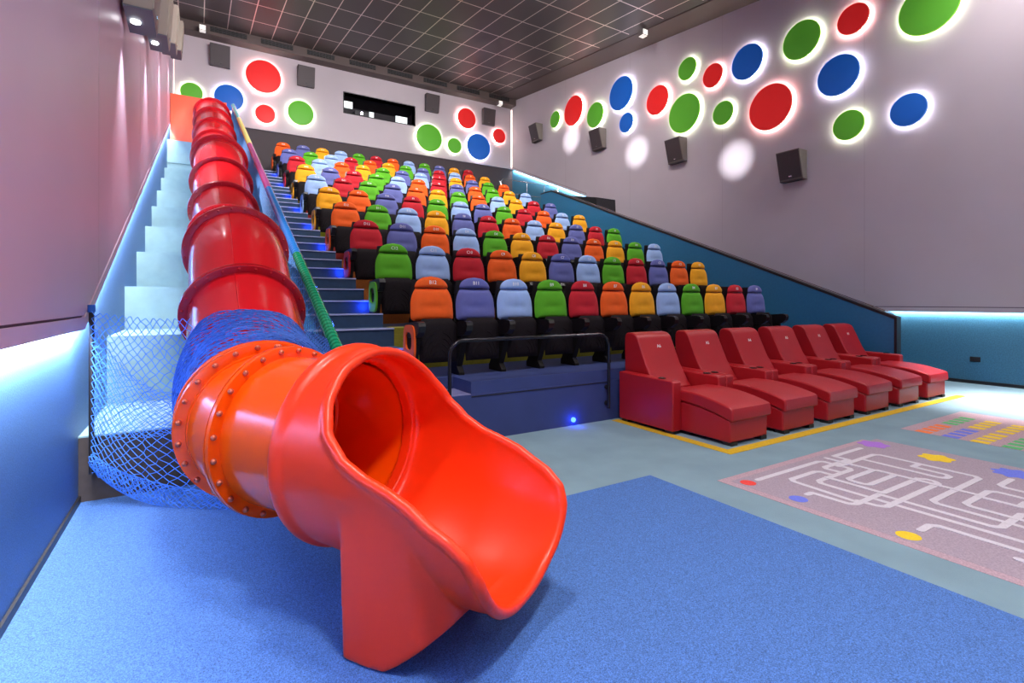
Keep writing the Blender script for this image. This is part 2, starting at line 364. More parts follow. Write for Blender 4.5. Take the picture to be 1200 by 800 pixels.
# aisle stair: three steps to each tier
st = MB(); ns = MB(); blue_pts = []
zs = [.5]+PZ[1:]
for k in range(9):
    for j in range(3):
        z1 = zs[k]+(zs[k+1]-zs[k])*(j+1)/3; z0 = zs[k]+(zs[k+1]-zs[k])*j/3
        y0 = FY[k+1]-.92+.46*j; y1 = y0+.47
        st.box(XS0, XA, y0, y1, max(0, z0-.6), z1)
        ns.box(XS0, XA-.002, y0-.014, y0+.06, z1-.012, z1+.006)
        if j == 1: blue_pts.append((y0, z0, z1))
st.box(XS0, XA, FY[9]+.4, YB+.06, 4.6, PZ[9])
aisle = struct(st.build('aisle_stair', M_stair, smooth=False)); ns.build('stair_nosing', M_nosing, aisle, smooth=False)
M_bled = mat('blue_led', (.05, .1, 1), .4, emit=(.02, .06, 1), strength=12)
def blue_light(x, y, z, p):
    l = bpy.data.lights.new('step_led_light', 'POINT'); l.energy = p; l.color = (.02, .08, 1); l.shadow_soft_size = .02
    o = bpy.data.objects.new('step_led_light', l); col.objects.link(o); o.location = (x, y, z)
for (y0, z0, z1) in blue_pts:
    m = MB(); m.box(XA-.05, XA-.03, y0-.008, y0-.0005, z0+.07, z0+.09); m.build('step_light', M_bled, aisle, smooth=False)
    blue_light(XA-.14, y0-.07, z0+.10, 3.2)
# pale blue blocks beside the slide, one per tier, and the brown front block
m = MB(); m.box(XL, XS0, FY[0], FY[1]+.01, 0, .488, 1); m.box(XL, XS0, FY[0]-.004, FY[1]+.01, .488, .50, 0)
for k in range(1, 10):
    ye = FY[k+1]+.01 if k < 9 else YB+.06
    m.box(XL, XS0, FY[k], ye, max(0, PZ[k]-1.2), PZ[k], 0)
m.box(XL, XS0, 17.3, YB+.06, PZ[9]-.1, 6.05, 0)
struct(m.build('slide_platform', [M_step, M_block], smooth=False))
m = MB(); m.box(XL+.07, .70, 17.32, 17.40, 6.05, 7.37)
tag(m.build('orange_board', M_orange_board, bevel=.01), 'orange board at the head of the tube slide above the pale steps', 'board')
# balustrade
m = MB(); m.prism([(4.13, 0), (14.95, 0), (14.95, 5.29), (14.33, 5.29), (4.13, 1.20)], XB_, XB_+.14)
bal = struct(m.build('wall_balustrade', M_balus, smooth=False))
m = MB(); m.prism([(4.10, 0), (4.14, 0), (4.14, 1.19), (14.33, 5.285), (14.97, 5.285), (14.97, 5.32), (14.32, 5.32), (4.10, 1.225)], XB_-.01, XB_+.15)
m.build('handrail_cap', M_black, bal, smooth=False)
m = MB(); m.prism([(4.2, 1.275), (14.32, 5.335), (14.32, 5.35), (4.2, 1.29)], XB_+.125, XB_+.15)
m.build('cap_edge', M_chrome, bal, smooth=False)
# entry canopy on the right wall behind the balustrade
m = MB(); m.prism([(12.9, 4.2), (14.7, 4.2), (14.7, 5.27), (14.2, 5.2), (12.95, 4.93)], XR-.9, XR-.002)
tag(m.build('doorway_canopy', M_black, smooth=False), 'black doorway canopy on the right wall behind the blue side wall', 'canopy')
# upper landing behind the balustrade
m = MB(); m.box(XB_, XR, 15.3, YB+.06, 3.5, 4.4); struct(m.build('upper_landing', M_step, smooth=False))
rr = empty('landing_handrail', (10.05, 16.25, 4.95), 0, 'thin steel handrail at the upper right end of the tiers', 'handrail')
m = MB(); z = 1.05
m.tube([(-.55, 0, .55), (-.6, 0, z-.1), (-.5, 0, z), (.2, 0, z), (2.05, 0, z)], .014, 8); m.build('top_rail', M_chrome, rr)
m = MB(); m.tube([(-.1, 0, .55), (2.05, 0, .55)], .014, 8); m.build('mid_rail', M_chrome, rr)
for xx in (.55, 1.35, 2.0):
    m = MB(); m.tube([(xx, 0, -.55), (xx, 0, z)], .011, 8); m.build('post', M_chrome, rr)
# front guard rail
gr = empty('guard_rail', (2.21, FY[0]-.05, 0), 0, 'black bent tube guard rail in front of the first tier', 'rail')
def arc(c, r, a0, a1, n, f): return [f(c[0]+r*math.cos(a0+(a1-a0)*i/n), c[1]+r*math.sin(a0+(a1-a0)*i/n)) for i in range(n+1)]
f3 = lambda x, z: (x, 0, z)
pts = [(0, 0, .36)]+arc((.16, .93), .16, PI, PI/2, 8, f3)+arc((2.02, .93), .16, PI/2, 0, 8, f3)+[(2.18, 0, .16)]
m = MB(); m.tube(pts, .02, 10); m.build('rail_tube', mat('rail_black', (.03, .028, .035), .25, metal=.6), gr)
for (x, z) in ((0, .42), (2.18, .22), (2.18, .42)):
    m = MB(); m.tube([(x, 0, z), (x, .05, z)], .012, 8); m.tube([(x, .036, z), (x, .05, z)], .03, 12); m.build('bracket', M_black, gr)
m = MB(); m.lathe([(0, .03), (.02, .03), (.025, .022)], (3.86, FY[0], .07), (0, -1, 0), 16)
tag(m.build('floor_light', M_bled), 'small glowing blue marker light low on the navy tier front', 'light')
blue_light(3.86, FY[0]-.08, .07, 1.2)
m = MB(); m.box(XR-.012, XR, 4.10, 4.25, .43, .52); 
so = m.build('wall_socket', M_black, bevel=.004); tag(so, 'small dark socket plate low on the right blue wall', 'socket')
so.location = (0, -.62, -.03)

# ------------------------------------------------------------------ disc lights
DC = {'green': mat('disc_green', (.10, .38, .03), .5, spec=.3, emit=(.10, .42, .03), strength=.22), 'red': mat('disc_red', (.75, .02, .02), .5, spec=.3, emit=(.8, .02, .02), strength=.30),
      'blue': mat('disc_blue', (.01, .11, .48), .5, spec=.3, emit=(.01, .11, .50), strength=.22)}          # back-lit acrylic faces
DE = {'green': mat('disc_edge_green', (.3, .7, .06), .4, emit=(.3, .7, .06), strength=.4), 'red': mat('disc_edge_red', (.9, .12, .08), .4, emit=(.9, .12, .08), strength=.4), 'blue': mat('disc_edge_blue', (.12, .3, .8), .4, emit=(.12, .3, .8), strength=.3)}
M_halo = mat('halo_led', (1, 1, 1), .5, emit=(1, .94, .84), strength=32)
RW = [('green', 16.25, 8.63, .32, 'small green disc nearest the back corner on the right wall'),
      ('red', 15.10, 8.61, .55, 'large red disc second from the back corner on the right wall'),
      ('green', 13.87, 8.07, .44, 'medium green disc between the red disc and the pair of blue discs'),
      ('blue', 12.58, 8.38, .55, 'large blue disc above a small blue disc, far part of right wall'),
      ('blue', 12.33, 7.34, .32, 'small blue disc under the large blue one above a speaker'),
      ('red', 11.0, 7.63, .44, 'medium red disc left of the two green discs, mid right wall'),
      ('green', 9.88, 8.15, .32, 'small green disc directly above the large green disc'),
      ('red', 9.03, 7.64, .32, 'small red disc between small green and large blue discs'),
      ('green', 9.99, 6.91, .555, 'large green disc above the third speaker on the right wall'),
      ('green', 8.71, 6.52, .32, 'small green disc left of the largest-looking red disc'),
      ('blue', 8.01, 7.60, .44, 'medium blue disc above and left of the big red disc'),
      ('red', 7.39, 6.25, .555, 'large red disc in the middle of the right wall, widest red one'),
      ('green', 6.63, 7.56, .44, 'medium green disc above the big red disc, left of a small red'),
      ('red', 5.53, 7.53, .32, 'small red disc at the top edge between two green discs'),
      ('green', 4.20, 7.12, .50, 'green disc cut by the top edge, nearest the camera on right wall'),
      ('blue', 5.83, 6.44, .44, 'medium blue disc right of the big red disc, above a small green'),
      ('green', 5.62, 5.29, .32, 'lowest small green disc above and right of the nearest speaker'),
      ('blue', 4.53, 5.27, .32, 'blue disc rightmost on the right wall, alone')]
BW = [('green', -.20, 8.26, .32, 'small green disc half behind the orange board on back wall'),
      ('blue', .86, 8.31, .44, 'blue disc on back wall partly behind the head of the slide'),
      ('red', 1.91, 9.26, .56, 'large red disc on back wall between two flat speakers'),
      ('red', 1.96, 7.98, .32, 'small red disc under the large red one on back wall'),
      ('green', 3.11, 8.23, .44, 'green disc on back wall left of the projection opening'),
      ('green', 8.01, 8.16, .555, 'large green disc on back wall right of the projection opening'),
      ('green', 9.14, 8.02, .32, 'small green disc between large green and large blue on back wall'),
      ('red', 9.71, 9.27, .43, 'medium red disc on back wall between the two right speakers'),
      ('blue', 10.28, 8.15, .56, 'large blue disc on back wall near the right corner'),
      ('red', 11.30, 8.79, .32, 'small red disc on back wall closest to the right corner')]
def disc(wall, cn, a, z, r, label):
    if wall == 'R': loc, ax = (XR-.062, a, z), Vector((-1, 0, 0))
    else: loc, ax = (a, YB-.002, z), Vector((0, -1, 0))
    e = empty('disc_light', loc, 0, label, 'wall light', 'glowing colour discs on the %s wall' % ('right' if wall == 'R' else 'back'))
    m = MB(); m.lathe([(.068, r-.012), (.10, r-.012), (.104, r-.03)], (0, 0, 0), ax, 48); m.build('face', DC[cn], e)
    m = MB(); m.lathe([(.066, r-.014), (.070, r-.003), (.085, r), (.100, r-.004), (.103, r-.014)], (0, 0, 0), ax, 48, closed=True); m.build('edge', DE[cn], e)
    m = MB(); m.lathe([(.0, r*.80), (.0, r*.80+.02), (.05, r*.80+.02), (.05, r*.80)], (0, 0, 0), ax, 32, closed=True); m.build('mount', M_white, e)
    m = MB(); m.lathe([(.036, r-.050), (.036, r-.022), (.054, r-.022), (.054, r-.050)], (0, 0, 0), ax, 40, closed=True); m.build('light_ring', M_halo, e)
for a in RW: disc('R', *a)
for a in BW: disc('B', *a)

# ------------------------------------------------------------------ speakers and spotlights
def speaker(loc, rz, tp, w_, h_, d_, label, group, front=M_speaker, side=M_speaker, under=M_speaker):
    e = empty('wall_speaker', loc, rz, label, 'speaker', group)       # local: wall at y=0, faces -y
    m = MB(); m.prism([(-.04, -h_/2), (-.04, h_/2), (-d_*1.0, h_/2), (-d_*tp, -h_/2)], -w_/2, w_/2); m.build('cabinet', side, e, smooth=False, bevel=.008)
    m = MB(); y1, y0 = -d_*1.0-.012, -d_*tp-.012
    m.prism([(y0, -h_/2+.03), (y0+.014, -h_/2+.03), (y1+.014, h_/2-.03), (y1, h_/2-.03)], -w_/2+.02, w_/2-.02); m.build('grille', front, e, smooth=False)
    m = MB(); yy = y0-.006+(y1-y0)*.12; m.box(-.035, .035, yy-.004, yy+.006, -h_/2+.075, -h_/2+.095); m.build('badge', M_chrome, e, smooth=False)
    m = MB(); m.box(-.08, .08, -.045, 0, -.12, .12); m.build('bracket', M_black, e, smooth=False)
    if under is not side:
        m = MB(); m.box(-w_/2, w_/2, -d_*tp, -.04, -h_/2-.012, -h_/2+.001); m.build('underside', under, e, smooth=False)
    return e
for (y, z, lb) in ((17.45, 8.42, 'dark wall speaker on right wall nearest the back corner'), (13.62, 7.12, 'dark wall speaker second from the back corner on right wall'),
                   (10.2, 5.87, 'dark wall speaker on right wall below the large green disc'), (6.80, 4.66, 'dark wall speaker on right wall nearest the camera')):
    speaker((XR-.06, y, z), -PI/2, .55, .55, .66, .38, lb, 'speakers on the right wall', side=mat('speaker_case', (.13, .11, .10), .5))
for (x, z, lb) in ((.60, 9.62, 'flat dark speaker on back wall above the slide head'), (3.28, 9.55, 'flat dark speaker on back wall right of the large red disc'),
                   (8.12, 9.57, 'dark speaker on back wall right of the projection opening'), (10.75, 9.5, 'dark speaker on back wall near the right corner')):
    speaker((x, YB, z), 0, .6, .58, .68, .26, lb, 'speakers on the back wall')
LS = [(6.8, 4.52), (9.65, 5.52), (12.8, 6.75), (16.6, 8.2)]
lsl = ['nearest the camera', 'second from the camera', 'third from the camera', 'farthest from the camera']
for i, (y, z) in enumerate(LS):
    sp_e = speaker((XL+.06, y, z+.4), PI/2, .85, .64, .8, .34, 'grey wall speaker high on the left wall, '+lsl[i], 'speakers on the left wall', M_speaker_lit, M_speaker_lit, M_speaker_blue)
    m = MB(); m.lathe([(0, .045), (.02, .045), (.022, .036)], (0, -.12, -.41), (0, 0, -1), 16); m.build('downlight', mat('lens_lit', (1, 1, 1), .3, emit=(1, .98, 1), strength=12), sp_e)
    l = bpy.data.lights.new('wall_wash_light', 'SPOT'); l.energy = 420; l.spot_size = math.radians(70); l.spot_blend = .8; l.color = (.93, .92, 1); l.shadow_soft_size = .03
    o = bpy.data.objects.new('wall_wash_light', l); col.objects.link(o); o.location = (XL+.19, y+.02, z-.06); o.rotation_euler = (0, math.radians(-12), 0)
for (src, tgt) in (((6.8, 4.52), (8.39, 5.21)), ((9.65, 5.52), (11.95, 6.30)), ((12.8, 6.75), (15.35, 7.62))):
    l = bpy.data.lights.new('cross_spot_light', 'SPOT'); l.energy = 13000; l.spot_size = math.radians(5.6); l.spot_blend = 1; l.color = (.95, .95, 1); l.shadow_soft_size = .03
    o = bpy.data.objects.new('cross_spot_light', l); col.objects.link(o); p = Vector((XL+.30, src[0]+.02, src[1]-.07)); o.location = p
    o.rotation_euler = (Vector((XR-.06, tgt[0], tgt[1]))-p).to_track_quat('-Z', 'Y').to_euler()
for (x, y, z, lb) in ((.10, 19.0, 10.18, 'square white-faced spotlight on the beam above the slide'), (11.0, 19.0, 10.0, 'square white-faced spotlight at the right end of the beam'),
                      (11.0, 10.7, 9.30, 'small square spotlight under the ceiling near the right wall')):
    e = empty('ceiling_spotlight', (x, y, z), 0, lb, 'spotlight')
    m = MB(); m.box(-.1, .1, -.09, .09, -.1, .06); m.build('housing', mat('spot_case', (.12, .10, .10), .5), e, bevel=.01)
    m = MB(); m.box(-.085, .085, -.105, -.088, -.09, .05); m.box(-.085, .085, -.08, .08, -.112, -.099); m.build('lamp_face', mat('spot_face', (.9, .88, .85), .4, emit=(1, .97, .92), strength=.5), e, smooth=False)
    m = MB(); m.tube([(0, 0, .05), (0, 0, ceil_z(y)-z if y < 19 else .35)], .012, 8) if y < 19 else m.tube([(0, .05, 0), (0, .2, 0)], .012, 8); m.build('stem', M_black, e)
# round housings for the unseen lamps added to light the hall
for i, (x, y, p, tl, sp_) in enumerate(UNSEEN_LAMPS):
    e = empty('unseen_luminaire', (x, y, ceil_z(y)-.07-.2*(tl > 20)), 0, 'unseen round ceiling luminaire added to light the hall', 'ceiling light', 'unseen round ceiling luminaires')
    m = MB(); m.lathe([(-.02, .52), (.08, .52), (.08, .47), (.03, .47), (.03, .02)], (0, 0, 0), (0, math.sin(math.radians(tl)), -math.cos(math.radians(tl))), 32); m.build('housing', M_white, e)
# projectors in the opening
pj = empty('projector', (5.42, YB+.55, oz0-.02), 0, 'dark projector with a glowing lens behind the projection opening', 'projector')
m = MB(); m.box(-.3, .3, -.2, .5, .06, .32); m.build('case', mat('projector_case', (.05, .05, .06), .4), pj, bevel=.02)
m = MB(); m.lathe([(0, .075), (.09, .075), (.095, .06)], (-.05, -.2, .2), (0, -1, 0), 20); m.build('lens_barrel', M_black, pj)
m = MB(); m.lathe([(0, .05), (.004, .046)], (-.05, -.297, .2), (0, -1, 0), 16); m.build('lens', mat('projector_lens', (1, 1, 1), .3, emit=(.85, .7, 1), strength=40), pj)
m = MB(); m.box(-.28, .28, -.1, .4, 0, .06); m.build('base', M_black, pj, smooth=False)
M_sheet = mat('lit_panel', (.85, .93, .95), .5, emit=(.85, .97, 1), strength=.75)  # white notices; their lit look is put in as glow
for (x0, x1, z0, z1, lb) in ((4.66, 5.02, 8.86, 9.12, 'pale lit panel at the left end of the projection opening'), (5.66, 5.84, 8.68, 8.88, 'small pale lit panel right of the projector'),
                             (6.72, 7.2, 8.66, 8.93, 'pale lit panel at the right end of the projection opening')):
    m = MB(); m.box(x0, x1, YB+.26, YB+.285, z0, z1, 0); m.box(x0-.012, x1+.012, YB+.262, YB+.28, z0-.012, z1+.012, 1)
    m.box((x0+x1)/2-.02, (x0+x1)/2+.02, YB+.265, YB+.285, oz0, z0, 1)
    tag(m.build('lit_panel', [M_sheet, M_black], smooth=False), lb, 'panel', 'lit panels in the projection opening')

# ------------------------------------------------------------------ cinema seats
SC = {'orange': (.82, .105, .006), 'red': (.50, .008, .02), 'yellow': (.84, .36, .006), 'green': (.09, .38, .01),
      'periwinkle': (.115, .13, .37), 'light blue': (.31, .46, .78)}
SM = {k: mat('upholstery_'+k.replace(' ', '_'), c, .75, sheen=.06, spec=.3, noise=(12, .05), bump=(300, .15)) for k, c in SC.items()}
def puff(half, z0, z1, y0, tf, tb, nu=14, nv=14, dent=0, tilt=.12):
    """cushion: half(v) half width; bulges tf to the front (-y), tb to the back"""
    mb = MB()
    def pt(u, v, side):
        uu = -1+2*u; hw = half(v)
        e = max(0, 1-abs(uu)**3.2)**.5*max(0, 1-abs(2*v-1)**5)**.5
        z = z0+(z1-z0)*v
        y = y0+z*tilt - (tf*e if side > 0 else -tb*e)
        if side > 0 and dent: y += dent*math.exp(-((v-.42)/.10)**2)*math.exp(-(uu/.5)**2)*1.0
        return (uu*hw, y, z)
    n0 = nu*2
    vs = []; 
    for j in range(nv+1):
        v = j/nv
        for i in range(nu): vs.append(pt(i/nu, v, 1))
        for i in range(nu): vs.append(pt(1-i/nu, v, -1))
    fs = []
    for j in range(nv):
        for i in range(n0): fs.append((j*n0+i, j*n0+(i+1) % n0, (j+1)*n0+(i+1) % n0, (j+1)*n0+i))
    fs += [tuple(range(n0-1, -1, -1)), tuple(nv*n0+i for i in range(n0))]
    mb.add(vs, fs); return mb
def hb(v):          # back cushion outline
    if v < .08: return .235+.03*(1-((.08-v)/.08)**2)
    if v < .45: return .265+.003*math.sin((v-.08)/.37*PI)
    t = (v-.45)/.55; return .265*(1-.25*t**2.3)
def hh(v): return .206*(max(0, 1-v**2.1))**.5+.004
TIL = .10
me_back = {k: puff(hb, .635, 1.015, -.07, .055, .03, dent=.018, tilt=TIL).mesh('backrest', SM[k], angle=60) for k in SC}
me_head = {k: puff(hh, 1.022, 1.158, -.075, .05, .03, nv=10, tilt=TIL).mesh('headrest', SM[k], angle=60) for k in SC}
def hs(v): return .215+.025*math.sin(v*PI)
def shell_mb():
    mb = MB(); N = 12
    prof = [(.0, .30), (.0, 1.10)]
    mb.grid(lambda u, v: ((-1+2*u)*(.235 if v < .75 else .235-.5*(v-.75)*.30), .01+(.30+.82*v)*TIL-.02*math.cos((-1+2*u)*PI/2), .30+.82*v), 8, 8)
    mb.grid(lambda u, v: ((-1+2*u)*(.235 if v < .75 else .235-.5*(v-.75)*.30), .035+(.30+.82*v)*TIL-.02*math.cos((-1+2*u)*PI/2), .30+.82*v), 8, 8)
    return mb
me_shell = shell_mb().mesh('back_shell', M_seat_dark)
def pan_mb():
    mb = puff(lambda v: .225+.020*min(1, v*2) if v < .86 else .245-.5*(v-.86), .165, .665, -.20, .05, .05, tilt=.10)
    for s in (-1, 1):      # embossed swoosh ribs on the underside
        for k in range(4):
            r0 = .09+.055*k; pts = []
            for i in range(9):
                a = PI*.06+PI*.40*i/8
                x = s*(.015+r0*math.sin(a)*.75); z = .20+r0*1.35*math.cos(a)*.9
                u = x/.23
                y = -.20+z*.10-.05*(max(0, 1-abs(u)**3.2)**.5)-.002
                if abs(x) < .2: pts.append((x, y, z))
            if len(pts) > 2: mb.tube(pts, .006, 5)
    return mb
me_pan = pan_mb().mesh('seat_pan', M_seat_mesh, angle=60)
def arm_mb():
    mb = MB(); x0, x1 = -.040, .040
    mb.prism([(.06, .50), (.06, .615), (-.32, .640), (-.395, .632), (-.415, .59), (-.40, .53), (-.32, .47), (-.1, .45)], x0, x1)
    return mb
def cup_mb():
    mb = MB(); mb.lathe([(0, .036), (.012, .040), (.014, .034), (.012, .028), (.004, .026)], (0, -.31, .628), (0, .05, 1), 16); return mb
me_arm = arm_mb().mesh('armrest', M_seat_dark, smooth=False)
me_cup = cup_mb().mesh('cup_holder', mat('cup_ring', (.12, .11, .13), .15, metal=.7))
def leg_mb():
    mb = MB(); mb.prism([(-.02, 0), (.12, 0), (.12, .06), (.08, .12), (.08, .53), (-.27, .53), (-.27, .40), (-.19, .20), (-.14, .10), (-.20, .03), (-.20, 0)], -.034, .034); return mb
me_leg = leg_mb().mesh('seat_leg', mat('seat_leg_black', (.007, .006, .007), .6, spec=.2), smooth=False)
def end_mb():   # coloured end panel with an oval window
    mb = MB(); N = 28; outer = []; inner = []
    for i in range(N):
        a = 2*PI*i/N; ca, sa = math.cos(a), math.sin(a)
        q = (abs(ca)**4+abs(sa)**4)**-.25
        outer.append((-.14+.17*q*ca, .40+.20*q*sa)); q2 = (abs(ca)**3+abs(sa)**3)**(-1/3)
        inner.append((-.13+.10*q2*ca, .42+.10*q2*sa))
    vs = [(-.012, *p) for p in outer]+[(-.012, *p) for p in inner]+[(.012, *p) for p in outer]+[(.012, *p) for p in inner]
    fs = []
    for i in range(N):
        j = (i+1) % N
        fs += [(i, j, N+j, N+i), (2*N+i, 3*N+i, 3*N+j, 2*N+j), (i, 2*N+i, 2*N+j, j), (N+i, N+j, 3*N+j, 3*N+i)]
    mb.add(vs, fs); return mb
me_end = {k: end_mb().mesh('end_panel', SM[k]) for k in SC}
_text = {}
def text_mesh(body, size, ext=.0012):
    key = (body, size)
    if key in _text: return _text[key]
    cu = bpy.data.curves.new('txt', 'FONT'); cu.body = body; cu.size = size; cu.extrude = ext; cu.align_x = 'CENTER'; cu.align_y = 'CENTER'
    cu.resolution_u = 2; cu.offset = .0004
    to = bpy.data.objects.new('txt', cu); col.objects.link(to); bpy.context.view_layer.update()
    me = bpy.data.meshes.new_from_object(to.evaluated_get(bpy.context.evaluated_depsgraph_get()))
    bpy.data.objects.remove(to); me.name = 'number'; me.materials.clear(); me.materials.append(M_white)
    _text[key] = me; return me
def link(name, me, parent, loc=(0, 0, 0), rot=(0, 0, 0)):
    o = bpy.data.objects.new(name, me); col.objects.link(o); o.parent = parent; o.location = loc; o.rotation_euler = rot; return o
O, R, Y, G, P, L = 'orange', 'red', 'yellow', 'green', 'periwinkle', 'light blue'
ROWS = [[O, P, L, G, R, O, Y, L, G, Y, R, P], [G, L, R, O, Y, P, L, G, R, P, O, Y], [R, P, O, L, G, Y, R, P, O, Y, G, L],
        [O, G, L, Y, P, R, O, L, Y, P, R, G], [Y, O, P, R, G, L, P, G, R, O, L, Y], [L, R, G, P, O, Y, G, O, L, Y, R, P],
        [Y, P, R, G, L, O, R, P, O, G, Y, L], [R, L, O, Y, G, P, L, R, Y, P, G, O], [P, G, L, R, O, Y, G, P, R, L, O, Y], [O, P, Y, L, G, R, O, L, G, P, Y, R]]
ordn = ['first', 'second', 'third', 'fourth', 'fifth', 'sixth', 'seventh', 'eighth', 'ninth', 'tenth', 'eleventh', 'twelfth']
SPC = [.572, .588, .606]+[.609]*7
for r in range(10):
    for i in range(12):
        cn = ROWS[r][i]; x = 2.34+SPC[r]*i; y = 5.62+1.38*r; rowl = 'BCDEFGHIJK'[r]; num = 12-i
        pos = 'beside the stair aisle' if i == 0 else '%s from the aisle' % ordn[i]
        e = empty('cinema_seat', (x, y, PZ[r]), 0, '%s cinema seat %s, %s tiered row from the front' % (cn, pos, ordn[r]), 'seat', 'coloured folding seats on the tiers')
        link('backrest', me_back[cn], e); hd = link('headrest', me_head[cn], e); link('back_shell', me_shell, e); link('seat_pan', me_pan, e)
        link('seat_number', text_mesh('%s%d' % (rowl, num), .060), hd, (0, -.075+1.085*TIL-.0505, 1.085), (PI/2-.0, 0, 0))
        s = SPC[r]/2
        a = link('armrest', me_arm, e, (s, 0, 0)); link('cup_holder', me_cup, a); link('leg', me_leg, e, (s, 0, 0))
        if i == 0:
            a = link('armrest', me_arm, e, (-s, 0, 0)); link('cup_holder', me_cup, a); link('leg', me_leg, e, (-s, 0, 0)); link('end_panel', me_end[cn], e, (-s-.045, 0, 0))

# ------------------------------------------------------------------ red recliners
def rec_mesh(pts, x0, x1, name, bev=.025, mt=M_leather):
    mb = MB(); mb.prism(pts, x0, x1); me = mb.mesh(name, mt, smooth=True, angle=30); return me
# local: x centre of chaise, y=0 at front of chaise, floor z=0
def smooth_arc(p0, p1, p2, n=8):
    return [((1-t)**2*p0[0]+2*t*(1-t)*p1[0]+t*t*p2[0], (1-t)**2*p0[1]+2*t*(1-t)*p1[1]+t*t*p2[1]) for t in [i/n for i in range(n+1)]]
back_prof = [(1.54, .20), (1.555, 1.0)]+smooth_arc((1.555, 1.02), (1.555, 1.10), (1.47, 1.105), 5)+smooth_arc((1.42, 1.10), (1.34, 1.09), (1.31, 1.01), 6)+[(1.17, .70), (1.04, .49), (1.0, .45), (1.0, .20)]
cush_prof = [(.80, .36)]+smooth_arc((.80, .485), (.40, .525), (.0, .405), 10)+smooth_arc((-.03, .39), (-.045, .35), (-.04, .262), 3)+[(-.02, .262)]+smooth_arc((.0, .265), (.40, .395), (.80, .36), 8)[:-1]
base_prof = [(0, .035), (.98, .035), (.98, .36)]+list(reversed(smooth_arc((.0, .262), (.40, .392), (.80, .355), 8)))
seatb_prof = [(.805, .035), (1.50, .035), (1.50, .40), (1.1, .435), (.805, .425)]
arm_prof = [(.62, .035), (1.48, .035), (1.48, .62), (.64, .60), (.62, .58)]
hwc = .325
me_r = dict(backrest=rec_mesh(back_prof, -hwc+.018, hwc-.018, 'backrest'), foot_cushion=rec_mesh(cush_prof, -hwc-.012, hwc+.012, 'foot_cushion'),
            foot_base=rec_mesh(base_prof, -hwc, hwc, 'foot_base'), seat_base=rec_mesh(seatb_prof, -hwc, hwc, 'seat_base'), armrest=rec_mesh(arm_prof, -.070, .070, 'armrest'))
mb = MB(); mb.box(-.05, .05, -.06, .05, 0, .04); me_rfoot = mb.mesh('foot', M_foot, smooth=False)
mb = MB(); mb.lathe([(0, .046), (.006, .048), (.007, .040), (.001, .036)], (0, 0, 0), (0, 0, 1), 20); me_rcup = mb.mesh('cup_holder', mat('cup_dark', (.02, .02, .02), .2, metal=.5))
for i in range(6):
    x = 4.995+.948*i
    lb = 'red leather recliner with raised footrest, %s' % ('nearest the guard rail' if i == 0 else 'at the far end by the blue side wall' if i == 5 else '%s in the row counted from the guard rail' % ordn[i])
    e = empty('recliner', (x, 3.33, 0), 0, lb, 'recliner', 'red recliners in front of the tiers')
    for nm in ('backrest', 'foot_cushion', 'foot_base', 'seat_base'):
        o = link(nm, me_r[nm], e); b = o.modifiers.new('bevel', 'BEVEL'); b.width = .018; b.segments = 3; b.limit_method = 'ANGLE'; b.angle_limit = math.radians(50)
        if nm == 'backrest': nb = o
    for s in (-1, 1):
        o = link('armrest', me_r['armrest'], e, (s*(hwc+.074), 0, 0)); b = o.modifiers.new('bevel', 'BEVEL'); b.width = .014; b.segments = 3; b.limit_method = 'ANGLE'; b.angle_limit = math.radians(50)
        link('cup_holder', me_rcup, o, (0, .84, .606))
        link('foot', me_rfoot, e, (s*.255, .055, 0)); link('foot', me_rfoot, e, (s*(hwc+.07), .70, 0)); link('foot', me_rfoot, e, (s*(hwc+.07), 1.40, 0))
    sl = math.atan2(.31, .14)
    link('seat_number', text_mesh('A%d' % (6-i), .062), nb, (.02, 1.271, .93), (sl, 0, 0))

# ------------------------------------------------------------------ tube slide
RT, RFL = .41, .475
rings = [(.33, 16.9, 7.23), (.33, 15.6, 6.555), (.33, 14.3, 5.88), (.33, 13.0, 5.22), (.33, 10.95, 4.53), (.33, 9.85, 3.88), (.33, 8.75, 3.25), (.33, 7.6, 2.715), (.33, 5.80, 2.405), (.33, 4.82, 1.81)]
PTS = [Vector((a, b, c-.425)) for a, b, c in rings]
PTS += [Vector((.33, 3.95, .93)), Vector((.345, 3.40, .79))]
th = math.radians(31); U = Vector((math.sin(th), -math.cos(th), 0)); V = Vector((math.cos(th), math.sin(th), 0)); CL = Vector((.428, 3.169, .77))
def cr(p0, p1, p2, p3, t):
    return .5*((2*p1)+(-p0+p2)*t+(2*p0-5*p1+4*p2-p3)*t*t+(-p0+3*p1-3*p2+p3)*t**3)
ALL = [PTS[0]+(PTS[0]-PTS[1])]+PTS+[CL, CL+U*.5]
def seg(i, n=10):         # path from PTS[i] to PTS[i+1]
    return [cr(ALL[i], ALL[i+1], ALL[i+2], ALL[i+3], t/n) for t in range(n+1)]
def frame(t):
    t = t.normalized(); v = Vector((0, 0, 1)).cross(t).normalized()*-1; w_ = t.cross(v)*-1
    if w_.z < 0: w_ = -w_
    return v, w_
def sweep(mb, pts, R, n=40, a0=0, a1=2*PI, tans=None):
    N = len(pts); vs = []
    for i, p in enumerate(pts):
        t = (tans[i] if tans else pts[min(i+1, N-1)]-pts[max(i-1, 0)]); v, w_ = frame(t)
        for k in range(n): a = a0+(a1-a0)*k/n; vs.append(p+v*math.cos(a)*R+w_*math.sin(a)*R)
    fs = [(i*n+k, i*n+(k+1) % n, (i+1)*n+(k+1) % n, (i+1)*n+k) for i in range(N-1) for k in range(n)]
    mb.add(vs, fs)
